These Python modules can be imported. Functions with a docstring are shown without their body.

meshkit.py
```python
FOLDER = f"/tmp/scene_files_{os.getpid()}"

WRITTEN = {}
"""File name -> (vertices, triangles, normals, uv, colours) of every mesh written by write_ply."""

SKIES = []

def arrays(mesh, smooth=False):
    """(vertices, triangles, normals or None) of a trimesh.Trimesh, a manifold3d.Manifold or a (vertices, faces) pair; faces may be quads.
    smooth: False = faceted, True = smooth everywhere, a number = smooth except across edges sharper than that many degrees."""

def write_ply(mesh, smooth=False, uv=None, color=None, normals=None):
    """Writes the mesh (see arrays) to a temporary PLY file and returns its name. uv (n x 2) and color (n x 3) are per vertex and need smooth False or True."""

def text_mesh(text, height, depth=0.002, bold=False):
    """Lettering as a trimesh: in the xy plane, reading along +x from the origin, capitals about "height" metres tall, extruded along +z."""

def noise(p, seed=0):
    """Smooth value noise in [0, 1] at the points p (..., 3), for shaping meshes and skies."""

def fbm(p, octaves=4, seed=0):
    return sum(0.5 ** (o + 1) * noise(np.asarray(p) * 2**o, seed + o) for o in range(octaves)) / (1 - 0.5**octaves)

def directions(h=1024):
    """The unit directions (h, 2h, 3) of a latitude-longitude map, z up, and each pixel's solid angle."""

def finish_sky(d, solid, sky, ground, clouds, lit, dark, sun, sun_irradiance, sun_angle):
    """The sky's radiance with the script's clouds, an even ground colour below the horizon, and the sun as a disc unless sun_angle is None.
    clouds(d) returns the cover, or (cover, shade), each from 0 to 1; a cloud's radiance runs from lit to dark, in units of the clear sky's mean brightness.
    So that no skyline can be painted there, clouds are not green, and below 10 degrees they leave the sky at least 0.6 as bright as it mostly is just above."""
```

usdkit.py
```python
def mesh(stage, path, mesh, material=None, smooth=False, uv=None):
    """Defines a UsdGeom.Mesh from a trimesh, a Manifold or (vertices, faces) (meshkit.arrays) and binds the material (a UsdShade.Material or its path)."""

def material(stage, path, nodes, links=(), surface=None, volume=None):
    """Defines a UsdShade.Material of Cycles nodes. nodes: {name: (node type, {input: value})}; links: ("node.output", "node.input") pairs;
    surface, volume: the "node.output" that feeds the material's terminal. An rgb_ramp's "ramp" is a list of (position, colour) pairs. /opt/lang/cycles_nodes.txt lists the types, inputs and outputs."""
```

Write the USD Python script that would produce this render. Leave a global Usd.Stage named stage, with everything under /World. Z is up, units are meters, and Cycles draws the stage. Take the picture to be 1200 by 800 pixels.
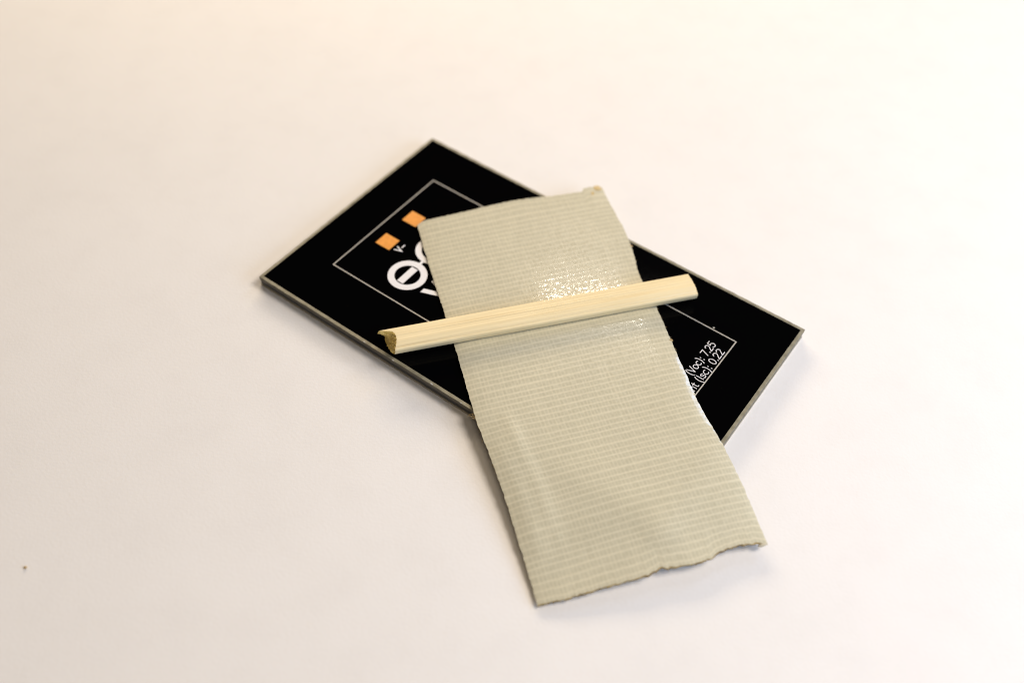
import math
import numpy as np
import trimesh
import shapely
from shapely import affinity
from scipy.ndimage import gaussian_filter
from scipy.interpolate import PchipInterpolator
from pxr import Usd, UsdGeom, UsdLux, UsdShade, Gf, Sdf, Vt
import usdkit
import meshkit

MM = 0.001
stage = Usd.Stage.CreateInMemory()
UsdGeom.SetStageUpAxis(stage, "Z")
UsdGeom.SetStageMetersPerUnit(stage, 1.0)
UsdGeom.Xform.Define(stage, "/World")
UsdGeom.Scope.Define(stage, "/World/Looks")

# ------------------------------------------------------------------ camera
cam = UsdGeom.Camera.Define(stage, "/World/camera")
EYE = np.array([0.0, -154.15, 176.46]) * MM
RIGHT = np.array([0.99766503, 0.0608198, 0.03107156])
DOWN = np.array([0.06672924, -0.77112295, -0.63317976])
AHEAD = np.array([-0.01454988, 0.63377468, -0.77338086])
m = np.eye(4)
m[0, :3], m[1, :3], m[2, :3], m[3, :3] = RIGHT, -DOWN, -AHEAD, EYE
cam.AddTransformOp().Set(Gf.Matrix4d(m.tolist()))
cam.CreateProjectionAttr("perspective")
cam.CreateFocalLengthAttr(35.0)
cam.CreateHorizontalApertureAttr(36.0)
cam.CreateVerticalApertureAttr(24.0)
cam.CreateClippingRangeAttr(Gf.Vec2f(0.01, 100.0))
cam.CreateFStopAttr(8.0)
cam.CreateFocusDistanceAttr(0.215)
cam.CreateExposureAttr(0.37)


# ------------------------------------------------------------------ lamps of the room, with added fills
def rect_light(name, pos, target, w, h, color, intensity, roll=0.0):
    l = UsdLux.RectLight.Define(stage, "/World/" + name)
    z = np.array(pos, float) - np.array(target, float)
    z /= np.linalg.norm(z)
    up = np.array([0, 0, 1.0]) if abs(z[2]) < 0.95 else np.array([0, 1.0, 0])
    x = np.cross(up, z); x /= np.linalg.norm(x)
    y = np.cross(z, x)
    r = math.radians(roll)
    x, y = x * math.cos(r) + y * math.sin(r), y * math.cos(r) - x * math.sin(r)
    m = np.eye(4)
    m[0, :3], m[1, :3], m[2, :3], m[3, :3] = x, y, z, pos
    l.AddTransformOp().Set(Gf.Matrix4d(m.tolist()))
    l.CreateWidthAttr(w); l.CreateHeightAttr(h)
    l.CreateColorAttr(Gf.Vec3f(*color)); l.CreateIntensityAttr(intensity)
    return l


# small warm lamp behind the table, mirrored in the tape just above the stick
rect_light("desk_lamp", (0.108, 0.812, 0.896), (0, 0, 0), 0.170, 0.015, (1.0, 0.94, 0.84), 40.0, 9)
# broad warm lamp above the right side of the table
rect_light("right_lamp", (0.46, -0.01, 0.60), (0.0, 0.0, 0), 0.28, 0.26, (1.0, 0.875, 0.755), 13.4)
# added warm fill above the viewer's side, lifts the left and front
rect_light("front_fill", (0.06, -0.24, 0.46), (0.0, 0.0, 0), 0.26, 0.14, (1.0, 0.83, 0.64), 3.0)
# added warm fill low behind the table, brightens its far part
rect_light("back_fill", (-0.12, 0.50, 0.21), (0.0, 0.05, 0), 0.40, 0.13, (1.0, 0.81, 0.58), 11.9)
# daylight window on the right, then an added glint light
rect_light("window_light", (0.40, -0.16, 0.17), (0.08, -0.04, 0), 0.36, 0.22, (0.54, 0.71, 1.0), 4.6)
rect_light("rim_glint_light", (0.41, 0.50, 0.34), (0.05, -0.03, 0), 0.14, 0.20, (0.42, 0.60, 1.0), 6.0)  # added cool light for the glints along the tape's right rim

# ------------------------------------------------------------------ helpers
used = {}


def path_of(name, parent=None):
    base = (str(parent.GetPath()) if parent is not None else "/World") + "/" + name
    k = used.get(base, -1) + 1
    used[base] = k
    return base if k == 0 else f"{base}_{k:03d}"


def thing(name, label, cat, loc=(0, 0, 0), rotz=0.0):
    x = UsdGeom.Xform.Define(stage, path_of(name))
    x.AddTranslateOp().Set(Gf.Vec3d(*[float(c) * MM for c in loc]))
    x.AddRotateZOp().Set(float(rotz))
    p = x.GetPrim()
    p.SetCustomDataByKey("label", label)
    p.SetCustomDataByKey("category", cat)
    return p


def obj(name, mesh, mat, parent=None, smooth=False, label=None, attr=None):
    """mesh in millimetres; defined in metres as one Mesh prim."""
    if isinstance(mesh, (tuple, list)):
        mesh = (np.asarray(mesh[0], float) * MM, mesh[1])
    else:
        mesh = mesh.copy(); mesh.apply_scale(MM)
    g = usdkit.mesh(stage, path_of(name, parent), mesh, mat, smooth=smooth)
    if attr is not None:
        for k, val in attr.items():
            UsdGeom.PrimvarsAPI(g).CreatePrimvar(k, Sdf.ValueTypeNames.FloatArray, "vertex").Set(Vt.FloatArray.FromNumpy(np.asarray(val, np.float32)))
    if label:
        g.GetPrim().SetCustomDataByKey("label", label)
    return g.GetPrim()


def mat(name, nodes, links=(), surface="p.BSDF"):
    return usdkit.material(stage, "/World/Looks/" + name, nodes, links, surface=surface)


def plain(name, color, rough=0.5, spec=0.5, **kw):
    return mat(name, {"p": ("principled_bsdf", {"base_color": color, "roughness": rough, "specular_ior_level": spec, **kw})})


def prism(poly, z0, z1):
    parts = []
    for g in getattr(poly, "geoms", [poly]):
        e = trimesh.creation.extrude_polygon(g, z1 - z0, engine="earcut")
        e.apply_translation([0, 0, z0])
        parts.append(e)
    return trimesh.util.concatenate(parts)


def strokes(lines, width, z0, z1, cap="flat"):
    s = shapely.union_all([shapely.LineString(l).buffer(width / 2, cap_style=cap, join_style="mitre") for l in lines])
    return prism(s, z0, z1)


def grid_faces(nr, nc, flip=False):
    r, c = np.meshgrid(np.arange(nr - 1), np.arange(nc - 1), indexing="ij")
    a = (r * nc + c).ravel()
    f = np.stack([a, a + nc, a + nc + 1, a + 1], 1)
    return f[:, ::-1] if flip else f


def slab_from_grids(top, bot):
    """closed slab between two (nr, nc, 3) grids; the walls get vertices of their own so that the rim stays sharp."""
    nr, nc = top.shape[:2]
    loop = [(0, c) for c in range(nc)] + [(r, nc - 1) for r in range(1, nr)] + [(nr - 1, c) for c in range(nc - 2, -1, -1)] + [(r, 0) for r in range(nr - 2, 0, -1)]
    li = np.array(loop)
    V = [top.reshape(-1, 3), bot.reshape(-1, 3), top[li[:, 0], li[:, 1]], bot[li[:, 0], li[:, 1]]]
    n = nr * nc; k = len(loop)
    ft = grid_faces(nr, nc)
    fb = grid_faces(nr, nc, True) + n
    i = np.arange(k); j = (i + 1) % k
    fw = np.stack([2 * n + i, 2 * n + j, 2 * n + k + j, 2 * n + k + i], 1)
    return np.vstack(V), np.vstack([ft, fb, fw]), li


rng = np.random.default_rng(7)

# ------------------------------------------------------------------ materials
paper = mat("paper", {
    "g": ("geometry", {}),
    "n1": ("noise_texture", {"scale": 90.0, "detail": 5.0, "roughness": 0.65}),
    "n2": ("noise_texture", {"scale": 22.0, "detail": 3.0, "roughness": 0.5}),
    "n3": ("noise_texture", {"scale": 1500.0, "detail": 2.0}),
    "r1": ("rgb_ramp", {"ramp": [(0.25, (0.80, 0.785, 0.765)), (0.5, (0.82, 0.807, 0.787)), (0.8, (0.83, 0.818, 0.80))]}),
    "r2": ("rgb_ramp", {"ramp": [(0.3, (0.985, 0.984, 0.983)), (0.6, (1, 1, 1))]}),
    "mx": ("mix", {"mix_type": "multiply", "fac": 1.0}),
    "b": ("bump", {"strength": 0.10, "distance": 0.0003}),
    "p": ("principled_bsdf", {"roughness": 0.75, "specular_ior_level": 0.2}),
}, [("g.position", "n1.vector"), ("g.position", "n2.vector"), ("g.position", "n3.vector"),
    ("n1.fac", "r1.fac"), ("n2.fac", "r2.fac"), ("r1.color", "mx.color1"), ("r2.color", "mx.color2"),
    ("mx.color", "p.base_color"), ("n3.fac", "b.height"), ("b.normal", "p.normal")])

mask_mat = mat("black_solder_mask", {
    "p": ("principled_bsdf", {"base_color": (0.0012, 0.0012, 0.0014), "specular_ior_level": 0.045, "roughness": 0.05}),
})

fr4 = mat("board_laminate", {
    "g": ("geometry", {}),
    "n": ("noise_texture", {"scale": 600.0, "detail": 4.0}),
    "r": ("rgb_ramp", {"ramp": [(0.3, (0.18, 0.163, 0.105)), (0.7, (0.31, 0.285, 0.20))]}),
    "p": ("principled_bsdf", {"roughness": 0.5}),
}, [("g.position", "n.vector"), ("n.fac", "r.fac"), ("r.color", "p.base_color")])

shaded_side = plain("shaded_laminate", (0.095, 0.08, 0.052), 0.45)  # board material darkened: shade of the panel's side put into the colour
cell_mat = plain("cell_edge", (0.03, 0.03, 0.026), 0.35)
resin = mat("clear_resin", {"p": ("principled_bsdf", {"base_color": (0.36, 0.32, 0.24), "roughness": 0.22})})
silk = plain("white_print", (0.80, 0.80, 0.82), 0.6)
silk_line = plain("frame_print", (0.46, 0.44, 0.39), 0.6)
orange = mat("orange_pad", {
    "g": ("geometry", {}),
    "n": ("noise_texture", {"scale": 900.0, "detail": 3.0}),
    "r": ("rgb_ramp", {"ramp": [(0.3, (0.72, 0.26, 0.012)), (0.7, (0.83, 0.32, 0.02))]}),
    "p": ("principled_bsdf", {"roughness": 0.45}),
}, [("g.position", "n.vector"), ("n.fac", "r.fac"), ("r.color", "p.base_color")])

tape_mat = mat("tape_film", {
    "a": ("attribute", {"attribute": "yarn"}),
    "g": ("geometry", {}),
    "n": ("noise_texture", {"scale": 130.0, "detail": 3.0}),
    "r": ("rgb_ramp", {"ramp": [(0.0, (0.525, 0.495, 0.36)), (0.4, (0.59, 0.555, 0.41)), (1.0, (0.71, 0.66, 0.49))]}),
    "r2": ("rgb_ramp", {"ramp": [(0.3, (0.95, 0.95, 0.95)), (0.7, (1, 1, 1))]}),
    "mx": ("mix", {"mix_type": "multiply", "fac": 1.0}),
    "n2": ("noise_texture", {"scale": 1100.0, "detail": 1.5}),
    "n3": ("noise_texture", {"scale": 1500.0, "detail": 1.0}),
    "rr": ("map_range", {"from_min": 0.42, "from_max": 0.58, "to_min": 0.28, "to_max": 0.06, "clamp": True}),
    "b": ("bump", {"strength": 0.09, "distance": 0.00006}),
    "p": ("principled_bsdf", {"roughness": 0.085, "specular_ior_level": 0.5}),
}, [("a.fac", "r.fac"), ("g.position", "n.vector"), ("n.fac", "r2.fac"), ("r.color", "mx.color1"), ("r2.color", "mx.color2"),
    ("mx.color", "p.base_color"), ("g.position", "n2.vector"), ("n2.fac", "b.height"), ("b.normal", "p.normal"),
    ("g.position", "n3.vector"), ("n3.fac", "rr.value"), ("rr.result", "p.roughness")])

glue = mat("tape_adhesive", {
    "g": ("geometry", {}),
    "n": ("noise_texture", {"scale": 500.0, "detail": 3.0}),
    "r": ("rgb_ramp", {"ramp": [(0.3, (0.14, 0.085, 0.018)), (0.6, (0.36, 0.25, 0.08)), (0.75, (0.46, 0.38, 0.22))]}),
    "p": ("principled_bsdf", {"roughness": 0.5}),
}, [("g.position", "n.vector"), ("n.fac", "r.fac"), ("r.color", "p.base_color")])
residue = mat("ochre_residue", {
    "g": ("geometry", {}),
    "n": ("noise_texture", {"scale": 700.0, "detail": 3.0}),
    "r": ("rgb_ramp", {"ramp": [(0.3, (0.50, 0.36, 0.14)), (0.7, (0.62, 0.50, 0.27))]}),
    "p": ("principled_bsdf", {"roughness": 0.5}),
}, [("g.position", "n.vector"), ("n.fac", "r.fac"), ("r.color", "p.base_color")])
thread_mat = plain("tan_thread", (0.36, 0.25, 0.11), 0.7)

bamboo = mat("bamboo", {
    "t": ("texture_coordinate", {}),
    "mp": ("mapping", {"scale": (24.0, 2400.0, 2400.0)}),
    "mp2": ("mapping", {"scale": (60.0, 420.0, 420.0)}),
    "n": ("noise_texture", {"scale": 1.0, "detail": 3.0, "roughness": 0.6}),
    "n2": ("noise_texture", {"scale": 1.0, "detail": 3.0}),
    "r": ("rgb_ramp", {"ramp": [(0.28, (0.74, 0.59, 0.325)), (0.42, (0.85, 0.715, 0.43)), (0.70, (0.90, 0.775, 0.49))]}),
    "r2": ("rgb_ramp", {"ramp": [(0.3, (0.94, 0.93, 0.90)), (0.7, (1, 1, 1))]}),
    "mx": ("mix", {"mix_type": "multiply", "fac": 1.0}),
    "b": ("bump", {"strength": 0.5, "distance": 0.00012}),
    "p": ("principled_bsdf", {"roughness": 0.5, "specular_ior_level": 0.4}),
}, [("t.object", "mp.vector"), ("t.object", "mp2.vector"), ("mp.vector", "n.vector"), ("mp2.vector", "n2.vector"), ("n.fac", "r.fac"), ("n2.fac", "r2.fac"),
    ("r.color", "mx.color1"), ("r2.color", "mx.color2"), ("mx.color", "p.base_color"), ("n.fac", "b.height"), ("b.normal", "p.normal")])
bamboo_end = mat("bamboo_end_grain", {
    "t": ("texture_coordinate", {}),
    "n": ("noise_texture", {"scale": 2600.0, "detail": 3.0, "roughness": 0.7}),
    "r": ("rgb_ramp", {"ramp": [(0.30, (0.20, 0.12, 0.015)), (0.40, (0.68, 0.49, 0.12)), (0.70, (0.90, 0.73, 0.33))]}),
    "p": ("principled_bsdf", {"roughness": 0.75, "specular_ior_level": 0.2}),
}, [("t.object", "n.vector"), ("n.fac", "r.fac"), ("r.color", "p.base_color")])
crumb_mat = plain("brown_crumb", (0.42, 0.29, 0.12), 0.8)

# ------------------------------------------------------------------ the table top
tb = trimesh.creation.box([1600, 1400, 25])
tb.apply_translation([0, 150, -12.5])
t = obj("table_top", tb, paper)
t.SetCustomDataByKey("kind", "structure")
t.SetCustomDataByKey("label", "cream white paper covered table top under the solar panel")
t.SetCustomDataByKey("category", "table")

# ------------------------------------------------------------------ solar panel
ANG = -32.665
panel = thing("solar_panel", "black rectangular solar panel lying flat under the tape strip", "solar panel", (0, 0, 0), ANG)
PX, PY = 54.414, 31.5          # half size of the black print
MAR = 0.78                      # bare laminate rim


def rough_plate(hx, hy, z0, z1, jit, seed, rnd=0.12, step=0.5):
    """flat plate with slightly chipped, softened edges"""
    def ring(ix, z, js):
        pts = []
        for (ax, ay), (bx, by) in (((-1, -1), (1, -1)), ((1, -1), (1, 1)), ((1, 1), (-1, 1)), ((-1, 1), (-1, -1))):
            a = np.array([ax * (hx - ix), ay * (hy - ix)]); b = np.array([bx * (hx - ix), by * (hy - ix)])
            n = int(np.linalg.norm(b - a) / step)
            s = np.linspace(0, 1, n, endpoint=False)
            pts.append(a + (b - a) * s[:, None])
        p = np.vstack(pts)
        q = np.c_[p * 0.9, np.full(len(p), z * 3.0)]
        d = meshkit.fbm(q, 3, seed) - 0.5
        ch = np.maximum(meshkit.noise(q * 1.6, seed + 5) - 0.78, 0) * 2.2
        r = np.linalg.norm(p, axis=1, keepdims=True)
        p = p - np.sign(p) * (np.abs(p) > np.array([hx, hy]) - ix - 1e-6) * ((d + ch) * jit * js)[:, None]
        return np.c_[p, np.full(len(p), z)]
    # both rings share the vertex count of the outer size
    def resample(r, n):
        k = np.linspace(0, len(r), n, endpoint=False)
        i = np.floor(k).astype(int); f = (k - i)[:, None]
        return r[i] * (1 - f) + r[(i + 1) % len(r)] * f
    rings = [ring(rnd, z0, 0.3), ring(0, z0 + rnd, 1), ring(0, z1 - rnd, 1), ring(rnd, z1, 0.6)]
    n = len(rings[1])
    rings = [resample(r, n) for r in rings]
    V = np.vstack(rings + [[[0, 0, z0], [0, 0, z1]]])
    i = np.arange(n); j = (i + 1) % n
    F = []
    for k in range(3):
        F += [np.stack([k * n + i, k * n + j, (k + 1) * n + j], 1), np.stack([k * n + i, (k + 1) * n + j, (k + 1) * n + i], 1)]
    F += [np.stack([np.full(n, 4 * n), j, i], 1), np.stack([np.full(n, 4 * n + 1), 3 * n + i, 3 * n + j], 1)]
    return trimesh.Trimesh(V, np.vstack(F), process=False)


obj("resin_layer", rough_plate(PX + MAR - 0.05, PY + MAR - 0.05, 0.0, 0.55, 0.12, 3, 0.1), resin, panel, 40)
obj("cell_layer", rough_plate(PX + MAR - 0.16, PY + MAR - 0.16, 0.553, 1.90, 0.10, 4, 0.06), cell_mat, panel, 40)
obj("shaded_laminate", rough_plate(PX + MAR - 0.03, PY + MAR - 0.03, 1.903, 2.817, 0.18, 8, 0.05), shaded_side, panel, 40)
obj("circuit_board", rough_plate(PX + MAR, PY + MAR, 2.82, 2.970, 0.22, 5, 0.05), fr4, panel, 40)
obj("solder_mask", rough_plate(PX, PY, 2.95, 3.0, 0.07, 6, 0.02), mask_mat, panel, 40)
# printed frame: each of its four lines is a stripe of print
FX0, FX1, FY0, FY1 = -44.08, 44.18, -18.72, 19.13
lw = 0.26
ring_poly = shapely.box(FX0 - lw / 2, FY0 - lw / 2, FX1 + lw / 2, FY1 + lw / 2) - shapely.box(FX0 + lw / 2, FY0 + lw / 2, FX1 - lw / 2, FY1 - lw / 2)
obj("printed_frame", prism(ring_poly, 2.96, 3.018), silk_line, panel)
# contact pads
for y in (-5.0, 5.05):
    q = shapely.box(-41.0, y - 1.95, -36.85, y + 1.95).buffer(0.06)
    obj("contact_pad", prism(q, 2.96, 3.022), orange, panel)
# small V- beside the lower pad (strokes read along +y)
obj("minus_terminal_mark", trimesh.util.concatenate([
    strokes([[(-35.95, -6.05), (-34.15, -5.42), (-35.95, -4.80)]], 0.30, 2.96, 3.02),
    strokes([[(-34.82, -4.55), (-34.82, -3.35)]], 0.28, 2.96, 3.02)]), silk, panel, label="small white printed V and minus sign beside the orange pad")
# polarity symbol: ring with minus, stem and centre ring
RX, RY = -27.9, -10.6
ringp = shapely.Point(RX, RY).buffer(4.72, 48) - shapely.Point(RX, RY).buffer(3.12, 48)
obj("polarity_ring", prism(ringp, 2.96, 3.02), silk, panel)
obj("minus_bar", prism(shapely.box(RX - 0.88, RY - 2.78, RX + 0.88, RY + 2.74), 2.96, 3.02), silk, panel)
obj("polarity_stem", prism(shapely.box(RX - 0.34, RY + 4.6, RX + 0.34, RY + 6.0), 2.96, 3.019), silk, panel)
ringq = shapely.Point(RX, -0.25).buffer(4.75, 48) - shapely.Point(RX, -0.25).buffer(3.25, 48)
obj("polarity_ring", prism(ringq, 2.96, 3.021), silk, panel)
vpoly = shapely.Polygon([(-22.1, -12.9), (-22.1, -11.55), (-18.2, -10.15), (-22.1, -8.75), (-22.1, -7.4), (-16.6, -9.45), (-16.6, -10.85)])
obj("printed_letter", prism(vpoly, 2.96, 3.02), silk, panel, label="bold white printed V half hidden by the tape")


def arc(cx, cy, rx, ry, a0, a1, n=14):
    t = np.radians(np.linspace(a0, a1, n))
    return [(cx + rx * math.cos(k), cy + ry * math.sin(k)) for k in t]


# single-stroke characters: (advance, strokes) on a cap height of 1
GLYPH = {
    "(": (0.36, [arc(0.40, 0.42, 0.28, 0.72, 118, 242)]), ")": (0.36, [arc(-0.04, 0.42, 0.28, 0.72, -62, 62)]),
    "V": (0.62, [[(0.02, 1), (0.30, 0), (0.58, 1)]]), "o": (0.58, [arc(0.29, 0.33, 0.23, 0.33, 0, 360, 24)]),
    "c": (0.52, [arc(0.29, 0.33, 0.23, 0.33, 50, 310, 18)]), ":": (0.30, [[(0.14, 0.0), (0.14, 0.10)], [(0.14, 0.52), (0.14, 0.62)]]),
    "7": (0.58, [[(0.06, 1), (0.52, 1), (0.20, 0)]]), ".": (0.26, [[(0.13, -0.02), (0.13, 0.10)]]),
    "2": (0.60, [arc(0.29, 0.73, 0.22, 0.27, 165, -25, 12) + [(0.08, 0.0), (0.54, 0.0)]]),
    "5": (0.60, [[(0.50, 1), (0.14, 1), (0.10, 0.55)] + arc(0.28, 0.32, 0.23, 0.32, 120, -150, 14)]),
    "n": (0.56, [[(0.09, 0), (0.09, 0.64)], [(0.09, 0.40)] + arc(0.28, 0.42, 0.18, 0.23, 160, 0, 9) + [(0.46, 0)]]),
    "t": (0.40, [[(0.17, 0.90), (0.17, 0.12), (0.22, 0.01), (0.34, 0.02)], [(0.02, 0.64), (0.33, 0.64)]]),
    "I": (0.28, [[(0.13, 0), (0.13, 1)]]),
    "s": (0.48, [[(0.40, 0.56), (0.30, 0.65), (0.15, 0.64), (0.08, 0.54), (0.11, 0.42), (0.34, 0.28), (0.40, 0.17), (0.33, 0.03), (0.17, 0.0), (0.05, 0.09)]]),
    "0": (0.62, [arc(0.30, 0.5, 0.23, 0.5, 0, 360, 28)]), " ": (0.34, []),
}


def lettering(text, x_base, y0, y1, cap, weight=0.175):
    wide = sum(GLYPH[ch][0] for ch in text)
    sx = (y1 - y0) / wide
    x, lines = 0.0, []
    for ch in text:
        for st in GLYPH[ch][1]:
            lines.append([(x_base - q * cap, y0 + (x + p) * sx) for p, q in st])
        x += GLYPH[ch][0]
    shape = shapely.union_all([shapely.LineString(l).buffer(weight / 2, quad_segs=3) for l in lines])
    return prism(shape, 2.96, 3.021)


obj("rating_text", lettering("(Voc): 7.25", 41.0, 4.45, 15.75, 1.80), silk, panel, label="white printed (Voc): 7.25")
obj("rating_text", lettering("nt (Isc): 0.22", 43.55, 0.95, 15.0, 1.80), silk, panel, label="white printed (Isc): 0.22")
# nibs of torn laminate along the near edge and a bit of lint by the tape
for k, (x, y, sz) in enumerate(((-22.5, -32.2, 0.28), (-14.0, -32.25, 0.22), (-3.2, -32.15, 0.30), (5.0, -32.25, 0.20), (10.5, -32.2, 0.25))):
    nb = trimesh.creation.icosphere(2)
    nb.vertices = nb.vertices * (1 + 0.7 * (meshkit.fbm(nb.vertices * 1.6 + k * 9, 3, 80 + k)[:, None] - 0.5)) * np.array([sz * 1.3, sz * 0.6, sz * 0.5]) + np.array([x, y, 2.98])
    obj("edge_nib", nb, silk_line, panel, smooth=True)
obj("lint", prism(shapely.LineString([(15.6, -29.9), (16.1, -29.4), (16.5, -29.5), (16.9, -28.9)]).buffer(0.07), 2.97, 3.03), silk_line, panel)
# speck of print just outside the frame
obj("print_speck", prism(shapely.Point(38.1, 19.72).buffer(0.22, 6), 2.96, 3.02), silk_line, panel)

# ------------------------------------------------------------------ tape strip
tape = thing("tape_strip", "beige woven cloth tape strip draped across the black panel", "tape")
Lp = np.array([[-28.88, 22.69], [-24.37, 9.09], [-20.3, -2.28], [-14.03, -20.56], [-11.69, -27.82], [-9.49, -34.28], [-6.39, -41.74], [-2.57, -51.07], [1.55, -62.65], [5.39, -73.64]])
Rp = np.array([[16.93, 40.22], [19.55, 33.1], [22.7, 24.77], [24.49, 17.83], [25.99, 10.0], [29.39, 1.32], [31.52, -5.53], [34.9, -16.39], [38.09, -26.61], [42.47, -36.76], [45.83, -45.59], [49.73, -58.08]])
c, s = math.cos(math.radians(ANG)), math.sin(math.radians(ANG))
U, V_ = np.array([c, s]), np.array([s, -c])   # along the long side / towards the viewer's side
G = PchipInterpolator([0, 2, 6, 12.8, 20, 28, 60], [1, .97, .78, .47, .20, 0, 0])


def edge_curve(p):
    d = np.r_[0, np.cumsum(np.linalg.norm(np.diff(p, axis=0), axis=1))]
    return PchipInterpolator(d / d[-1], p), d[-1]


eL, lenL = edge_curve(Lp)
eR, lenR = edge_curve(Rp)
LEN, WID = 102.5, 48.0
BW = [0, .105, .25, .408, .461, .500, .522, .532, .545, .587, .667, .737, .760, .785, .865, .939, .975, 1.0]
BE = [0, .25, .20, .28, .20, -.15, -.50, -.45, -.08, -.02, .35, .22, -.25, -.68, -1.10, -.80, -.45, -.25]
TW = [0, .02, .055, .107, .18, .256, .35, .513, .62, .737, .83, .885, .90, .954, 1.0]
TE = [-.15, .45, .85, .72, .80, .95, 1.25, 1.5, 1.1, .5, .25, .10, 1.15, 1.25, .75]
botE, topE = PchipInterpolator(BW, BE), PchipInterpolator(TW, TE)


def sstep(x, a, b):
    t = np.clip((x - a) / (b - a), 0, 1)
    return t * t * (3 - 2 * t)


def tape_height(x, y, tt, w):
    du = x * U[0] + y * U[1] - (PX + MAR)
    dv = x * V_[0] + y * V_[1] - (PY + MAR)
    de = np.hypot(np.maximum(du, 0), np.maximum(dv, 0))
    z = 0.47 + 2.95 * G(np.clip(de - 2.0, 0, 59))
    nt, nw = z.shape
    z = gaussian_filter(z, (4.5 / LEN * nt, 4.5 / WID * nw), mode="nearest") + 0.05
    # the torn lower end is pressed towards the table
    z = 0.47 + (z - 0.47) * (1 - 0.20 * np.sin(np.pi * np.clip(w, 0, 1)) * sstep(tt, 0.78, 1.0))
    floor = 3.46 - 0.26 * np.maximum(de - 0.6, 0)
    z = 0.5 * (z + floor + np.sqrt((z - floor) ** 2 + 0.10)) - 0.06
    z = gaussian_filter(z, (1.8 / LEN * nt, 1.8 / WID * nw), mode="nearest")
    # slight crown across the width, edges curl down over the last millimetres
    near_edge = np.minimum(w, 1 - w) * WID
    crown = 1 - np.exp(-near_edge / 2.4)
    z = z + 0.34 * crown
    # gentle waviness of the backing
    q = np.stack([x * 0.055, y * 0.055, np.zeros_like(x)], -1)
    z = z + (0.03 + 0.15 * sstep(de, 0, 6)) * (meshkit.fbm(q, 2, 11) - 0.5) * crown
    q2 = np.stack([w * 2.0, tt * 16.0, np.zeros_like(x)], -1)
    z = z + 0.16 * (meshkit.noise(q2, 12) - 0.5) * np.exp(-((1 - w) * WID / 3.5) ** 2) * sstep(tt, 0.3, 0.5)
    # puckered right rim: it turns down over the last millimetres
    dr = (1 - w) * WID
    puck = sstep(tt, 0.47, 0.64) * (1 - sstep(tt, 0.68, 0.77)) + 0.5 * sstep(tt, 0.79, 0.90) * (1 - sstep(tt, 0.93, 1.0))
    z = z + 0.36 * puck * (1 - np.exp(-dr / 1.9)) * np.exp(-(dr / 9.0) ** 2)
    z = z - 0.10 * meshkit.noise(np.stack([tt * 60, dr * 0.3, 0 * tt], -1), 13) * np.exp(-dr / 1.0) * sstep(tt, 0.5, 0.6)
    # soft crease running down from the panel's edge
    wc = 0.125 + 0.10 * (tt - 0.55)
    z = z + 0.22 * np.exp(-(((w - wc) * WID) / 1.8) ** 2) * sstep(tt, 0.56, 0.66) * (1 - sstep(tt, 0.80, 0.95))
    z = z + 0.35 * np.exp(-(((w - 0.07) * WID) / 3.0) ** 2) * sstep(tt, 0.60, 0.70) * (1 - sstep(tt, 0.85, 0.97))
    # upper end arches a little off the panel
    z = z + 0.12 * np.sin(np.pi * np.clip(w, 0, 1)) * (1 - sstep(tt, 0.0, 0.16))
    # lower right corner stands up
    z = z + 0.28 * sstep(w, 0.75, 1.0) * sstep(tt, 0.93, 1.0)
    return z


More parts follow.
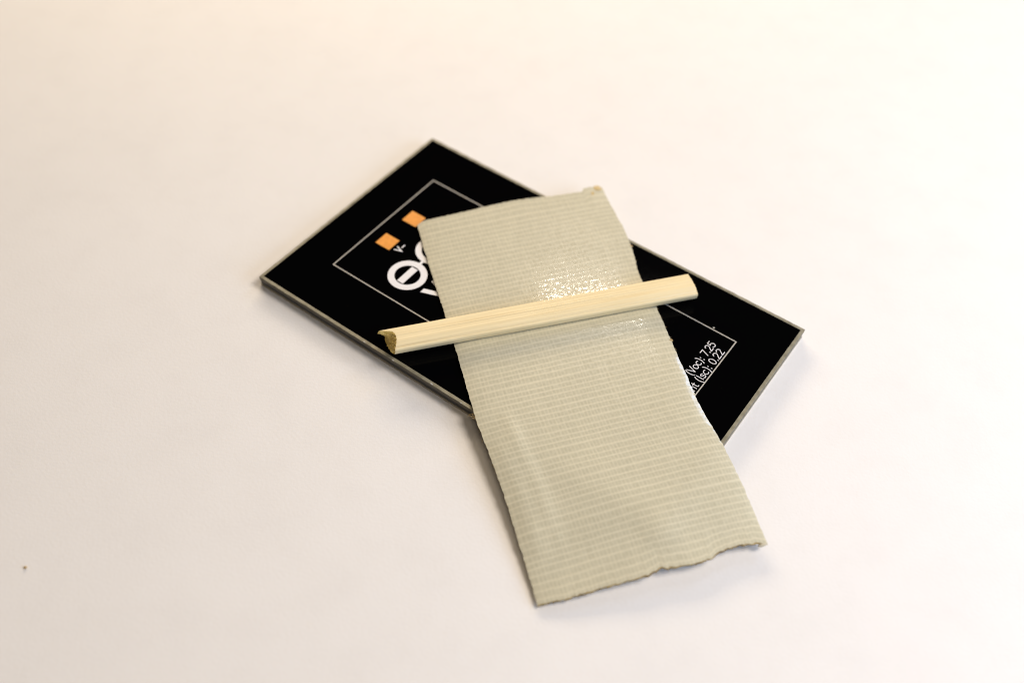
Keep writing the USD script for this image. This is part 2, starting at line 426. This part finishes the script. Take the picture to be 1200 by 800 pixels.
def tape_grid(nt, nw):
    T, W = np.meshgrid(np.linspace(0, 1, nt), np.linspace(0, 1, nw), indexing="ij")
    # saw-toothed rim where the scrim ends at the cut sides
    smm = T * LEN
    tooth = (meshkit.noise(np.stack([smm / 0.75, np.zeros_like(smm), W * 0], -1), 21) - 0.5) * 0.16 + (meshkit.noise(np.stack([smm / 2.2, np.zeros_like(smm), W * 0], -1), 22) - 0.5) * 0.08
    Wj = W + tooth / WID * (sstep(W, 0.975, 1.0) - (1 - sstep(W, 0.0, 0.025)))
    jag = (meshkit.noise(np.stack([W * 62, np.zeros_like(W), W * 0], -1), 23) - 0.5) * 0.30 + (meshkit.noise(np.stack([W * 150, np.zeros_like(W), W * 0], -1), 24) - 0.5) * 0.16
    off = sstep(T, 0.93, 1.0) * (botE(W) + jag) - (1 - sstep(T, 0.0, 0.06)) * (topE(W) + jag * 0.6)
    a, b = eL(T.ravel()).reshape(nt, nw, 2), eR(T.ravel()).reshape(nt, nw, 2)
    P = a * (1 - Wj[..., None]) + b * Wj[..., None]
    along = np.array([0.335, -0.942])
    P = P + off[..., None] * along
    z = tape_height(P[..., 0], P[..., 1], T, W)
    return T, W, P, z


NT, NW = 620, 330
T, W, P, z = tape_grid(NT, NW)
SM, WM = T * LEN, W * WID
# transverse scrim yarns: uneven pitch, slightly wandering, each of its own strength
warp = 0.30 * (meshkit.fbm(np.stack([WM / 9.0, SM / 6.0, 0 * SM], -1), 3, 31) - 0.5) + 0.6 * (meshkit.noise(np.stack([0 * SM, SM / 3.1, 0 * SM], -1), 32) - 0.5)
ph = (SM + warp) / 1.47
idx = np.floor(ph + 0.5)
strength = 0.70 + 0.4 * meshkit.noise(np.stack([idx * 7.31, WM / 14.0, 0 * SM], -1), 33)
yarn = np.exp(-((ph - idx) / 0.15) ** 2) * strength
ph2 = (WM + 0.5 * (meshkit.noise(np.stack([WM / 3.0, SM / 20.0, 0 * SM], -1), 34) - 0.5)) / 0.80
idx2 = np.floor(ph2 + 0.5)
warp_yarn = np.exp(-((ph2 - idx2) / 0.24) ** 2) * (0.25 + 0.6 * meshkit.noise(np.stack([idx2 * 3.7, SM / 4.0, 0 * SM], -1), 35))
cell = meshkit.noise(np.stack([WM / 0.5, SM / 0.5, 0 * SM], -1), 36)
relief = np.maximum(yarn, 0.55 * warp_yarn) + 0.12 * cell
# raised film over the yarns
top = np.concatenate([P, (z + 0.0035 * relief)[..., None]], -1)
bot = np.concatenate([P, (z - 0.13)[..., None]], -1)
v, f, li = slab_from_grids(top, bot)
f = np.vstack([f[:, [0, 1, 2]], f[:, [0, 2, 3]]])
hole = np.clip(1 - np.maximum(yarn, warp_yarn * 1.1) * 1.6, 0, 1)
col = np.clip(0.42 + 0.40 * yarn + 0.20 * warp_yarn - 0.40 * hole * (0.15 + 1.1 * cell), 0, 1)  # yarn tones, with the shading of the ridges put into the colour
lc = col[li[:, 0], li[:, 1]]
attr = {"yarn": np.r_[col.ravel(), np.full(NT * NW, 0.2), lc, lc]}
obj("cloth_film", (v, f), tape_mat, tape, smooth=True, attr=attr)
# adhesive layer beneath, a little inside or outside the film along the torn ends
T2, W2, P2, z2 = tape_grid(207, 110)
ext = 0.16 * (meshkit.noise(np.stack([W2 * 40, 0 * W2, 0 * W2], -1), 41) - 0.35)
P2 = P2 + (sstep(T2, 0.93, 1.0) * (0.17 + 1.5 * ext))[..., None] * np.array([0.335, -0.942])
lo = np.concatenate([P2, (z2 - 0.30)[..., None]], -1)
hi = np.concatenate([P2, (z2 - 0.125)[..., None]], -1)
v, f, li = slab_from_grids(hi, lo)
f = np.vstack([f[:, [0, 1, 2]], f[:, [0, 2, 3]]])
obj("adhesive_layer", (v, f), glue, tape, smooth=True)


def on_tape(tt, w, dz=0.0):
    i = int(round(tt * (NT - 1))); j = int(round(w * (NW - 1)))
    p = top[i, j].copy(); p[2] += dz
    return p


def blob(center, size, seed, sub=3, amp=0.35):
    b = trimesh.creation.icosphere(sub)
    d = meshkit.fbm(b.vertices * 1.7 + seed, 3, seed)[:, None]
    b.vertices = b.vertices * (1 + amp * (d - 0.5) * 2) * np.array(size) + np.array(center)
    return b


# folded tab at the lower right corner: the lip turns down under the end
pc = on_tape(1.0, 0.978)
tab = blob((0, 0, 0), (0.95, 0.30, 0.40), 7, 3, 0.35)
tab.apply_transform(trimesh.transformations.rotation_matrix(math.radians(19.6), [0, 0, 1]))
tab.apply_translation(pc + np.array([0.17, -0.22, -0.42]))
obj("folded_tab", tab, plain("tape_fold", (0.56, 0.50, 0.36), 0.6, 0.2), tape, smooth=True)
obj("residue_and_shade", blob(on_tape(1.0, 0.945) + np.array([0.0, 0.10, -0.46]), (0.55, 0.30, 0.32), 8), glue, tape, smooth=True)  # dark blob standing in for the shadow spot under the lip
# ochre residue at the upper right corner, one mark on the right rim and some at the left rim
pr = on_tape(0.006, 0.972, 0.0)
obj("residue_and_shade", blob(pr, (1.15, 1.0, 0.17), 3), residue, tape, smooth=True)
pr = on_tape(0.021, 0.935, 0.0)
obj("residue_and_shade", blob(pr, (0.35, 0.75, 0.08), 4), residue, tape, smooth=True)
pr = on_tape(0.203, 0.996, -0.12)
obj("residue_and_shade", blob(pr, (0.55, 0.30, 0.16), 5), thread_mat, tape, smooth=True)
pr = on_tape(0.497, 0.997, -0.12)
obj("residue_and_shade", blob(pr, (0.55, 0.45, 0.16), 6), thread_mat, tape, smooth=True)


def tube(points, r, n=6):
    points = np.asarray(points, float)
    tan = np.gradient(points, axis=0); tan /= np.linalg.norm(tan, axis=1, keepdims=True)
    ref = np.array([0.13, 0.2, 1.0])
    a = np.cross(tan, ref); a /= np.linalg.norm(a, axis=1, keepdims=True)
    b = np.cross(tan, a)
    ang = np.linspace(0, 2 * np.pi, n, endpoint=False)
    rr = np.broadcast_to(np.asarray(r, float), (len(points),))
    V = points[:, None] + rr[:, None, None] * (a[:, None] * np.cos(ang)[None, :, None] + b[:, None] * np.sin(ang)[None, :, None])
    k = len(points)
    F = []
    for i in range(k - 1):
        for j in range(n):
            j2 = (j + 1) % n
            F += [[i * n + j, i * n + j2, (i + 1) * n + j2], [i * n + j, (i + 1) * n + j2, (i + 1) * n + j]]
    V = np.vstack([V.reshape(-1, 3), points[0], points[-1]])
    for j in range(n):
        j2 = (j + 1) % n
        F += [[k * n, j2, j], [k * n + 1, (k - 1) * n + j, (k - 1) * n + j2]]
    return trimesh.Trimesh(V, F, process=False)


def wisp(p0, d, length, seed, r=0.05, bend=0.5):
    rg = np.random.default_rng(seed)
    tt = np.linspace(0, 1, 9)
    side = np.cross(d, [0, 0, 1.0])
    w1, w2 = rg.normal(0, bend, 2)
    pts = np.array(p0) + tt[:, None] * length * np.array(d) + (w1 * np.sin(tt * 2.4) + 0.4 * w2 * np.sin(tt * 6))[:, None] * side * length * 0.5 + np.array([0, 0, 1]) * (-0.25 * tt[:, None] ** 2)
    return tube(pts, r * (1 - 0.6 * tt))


# frayed threads: a bunch where the left rim crosses the panel's edge, single ones along the rims
pl = on_tape(0.575, 0.0, -0.10)
for k in range(6):
    a = 3.3 + rng.normal(0, 0.5)
    obj("loose_thread", wisp(pl + np.array([0.15, rng.normal(0, 0.35), -0.05]), np.array([math.cos(a), math.sin(a), -0.12]), 0.7 + 0.9 * rng.random(), 50 + k, 0.055, 0.8), thread_mat, tape, smooth=True)
for tt, w, a, ln, k in ((0.33, 1.0, -0.2, 0.5, 61), (0.405, 1.0, 0.3, 0.45, 62), (0.455, 1.0, -0.4, 0.6, 63), (0.52, 1.0, -0.6, 0.7, 64), (1.0, 0.07, -1.5, 0.7, 66), (1.0, 0.72, -1.2, 0.4, 68), (1.0, 0.35, -1.4, 0.35, 69), (0.36, 1.0, 0.1, 0.35, 70), (0.43, 1.0, -0.2, 0.4, 71), (0.49, 1.0, 0.2, 0.5, 72), (0.25, 1.0, 0.1, 0.4, 73), (1.0, 0.55, -1.2, 0.5, 74), (0.7, 0.0, 3.3, 0.4, 75), (0.64, 0.0, 3.4, 0.5, 76)):
    p = on_tape(tt, w, -0.14)
    obj("loose_thread", wisp(p, np.array([math.cos(a), math.sin(a), -0.1]), ln, k, 0.045, 0.6), thread_mat, tape, smooth=True)
# white nick on the print at the tape's rim and lint on the panel's edge
# ------------------------------------------------------------------ bamboo stick
SD = np.array([0.94747, 0.31985])
sang = math.degrees(math.atan2(SD[1], SD[0]))
stick = thing("bamboo_stick", "broken pale bamboo stick resting crosswise on the tape strip", "stick", (-30.42, -13.72, 3.80), sang)
# cross-section, y across (0 = far edge, negative = towards the viewer), z up
sec = np.array([(-0.8, 0.0), (-2.5, 0), (-4.0, 0), (-5.0, 0.10), (-5.55, 0.45), (-5.9, 1.0), (-6.08, 1.6), (-6.11, 2.05), (-6.06, 2.40), (-5.96, 2.60), (-5.72, 2.68), (-5.50, 2.67), (-5.42, 2.74), (-5.30, 2.86), (-4.9, 2.97), (-4.2, 3.07), (-3.4, 3.14), (-2.5, 3.17), (-1.6, 3.17), (-0.8, 3.13), (-0.22, 3.08), (-0.03, 2.94), (0, 2.5), (0, 1.5), (-0.1, 0.6), (-0.35, 0.15)])
per = np.r_[0, np.cumsum(np.linalg.norm(np.diff(np.vstack([sec, sec[:1]]), axis=0), axis=1))]
NP = 140
sv = np.linspace(0, per[-1], NP, endpoint=False)
closed = np.vstack([sec, sec[:1]])
sec = np.c_[np.interp(sv, per, closed[:, 0]), np.interp(sv, per, closed[:, 1])]
# fine grooves of the grain along the length
ctr2 = np.array([-3.05, 1.5])
rad = sec - ctr2; rad /= np.linalg.norm(rad, axis=1, keepdims=True)
groove = (meshkit.noise(np.c_[sv / 0.30, 0 * sv, 0 * sv], 71) - 0.5) * 0.11
SL = 70.95


def end0(y, z):   # left break: concave above, lower part reaching further out, splinter at the far edge
    u = -y / 6.0; h = np.clip(z / 3.3, 0, 1)
    a_top = 0.95 * np.sin(np.pi * np.clip(u, 0, 1)) ** 0.8 + 0.05
    a_bot = -1.35 * (1 - u) - 0.25 * np.sin(np.pi * np.clip(u, 0, 1)) - 0.10
    a = a_bot + (a_top - a_bot) * h ** 1.3
    spl = np.exp(-((u - 0.02) / 0.115) ** 2) * sstep(h, 0.25, 0.75)
    return a - 2.35 * spl + 0.12 * (meshkit.noise(np.stack([y * 2.5, z * 2.5, 0 * y], -1), 72) - 0.5)


def end1(y, z):
    u = -y / 6.0
    return 0.10 * np.sin(np.pi * np.clip(u, 0, 1)) - 0.1 + 0.22 * u + 0.10 * (meshkit.noise(np.stack([y * 3.0, z * 3.0, 0 * y], -1), 73) - 0.5)


ns = 120
st = np.linspace(0, 1, ns)
xx = (0.5 - 0.5 * np.cos(np.pi * st))          # denser towards the ends
A0, A1 = end0(sec[:, 0], sec[:, 1]), SL + end1(sec[:, 0], sec[:, 1])
X = A0[None] * (1 - xx[:, None]) + A1[None] * xx[:, None]
wob = (meshkit.noise(np.stack([X / 9.0, np.broadcast_to(sv / 1.2, X.shape), 0 * X], -1), 74) - 0.5) * 0.05
k = (groove[None] + wob)
grow = 1 + 0.045 * (X / SL - 0.5)              # a trifle wider to the right
Yc = (sec[None, :, 0] + k * rad[None, :, 0]) * grow
Zc = sec[None, :, 1] + k * rad[None, :, 1]
Vb = np.stack([X, Yc, Zc], -1)
i, j = np.meshgrid(np.arange(ns - 1), np.arange(NP), indexing="ij")
j2 = (j + 1) % NP
fb = np.stack([i * NP + j, (i + 1) * NP + j, (i + 1) * NP + j2, i * NP + j2], -1).reshape(-1, 4)
tm = trimesh.Trimesh(Vb.reshape(-1, 3), np.vstack([fb[:, [0, 1, 2]], fb[:, [0, 2, 3]]]), process=False)
tm.invert() if tm.volume < 0 else None
obj("shaft", tm, bamboo, stick, smooth=50)


def cap(ring, fn, base, flip, seed, amp):
    nr = 14
    V, cy = [], np.array([-3.0, 1.6])
    for q in range(nr):
        g = 1 - q / nr
        yz = cy + (ring[:, 1:] - cy) * g
        xv = base + fn(yz[:, 0], yz[:, 1])
        if q == 0:
            xv = ring[:, 0]
        else:
            xv = xv + amp * (meshkit.fbm(np.c_[yz * 3.2, 0 * xv], 3, seed) - 0.5)
        V.append(np.c_[xv, yz])
    V.append(np.c_[[base + float(fn(cy[:1], cy[1:])[0])], [cy]])
    V = np.vstack(V)
    i, j = np.meshgrid(np.arange(nr - 1), np.arange(NP), indexing="ij")
    j2 = (j + 1) % NP
    f = np.stack([i * NP + j, i * NP + j2, (i + 1) * NP + j2, (i + 1) * NP + j], -1).reshape(-1, 4)
    f = np.vstack([f[:, [0, 1, 2]], f[:, [0, 2, 3]], np.stack([(nr - 1) * NP + np.arange(NP), (nr - 1) * NP + (np.arange(NP) + 1) % NP, np.full(NP, nr * NP)], 1)])
    if flip:
        f = f[:, ::-1]
    return trimesh.Trimesh(V, f, process=False)


obj("broken_end", cap(Vb[0], end0, 0.0, False, 75, 1.0), bamboo_end, stick, smooth=True, label="ochre fibrous broken left end")
obj("cut_end", cap(Vb[-1], end1, SL, True, 76, 0.2), bamboo_end, stick, smooth=True)

# ------------------------------------------------------------------ crumb on the table
cr = blob((-92.15, -72.95, 0.16), (0.30, 0.26, 0.2), 9, 2, 0.5)
p = obj("crumb", cr, crumb_mat, smooth=True)
p.SetCustomDataByKey("label", "tiny brown crumb alone on the pale table near the left edge")
p.SetCustomDataByKey("category", "crumb")
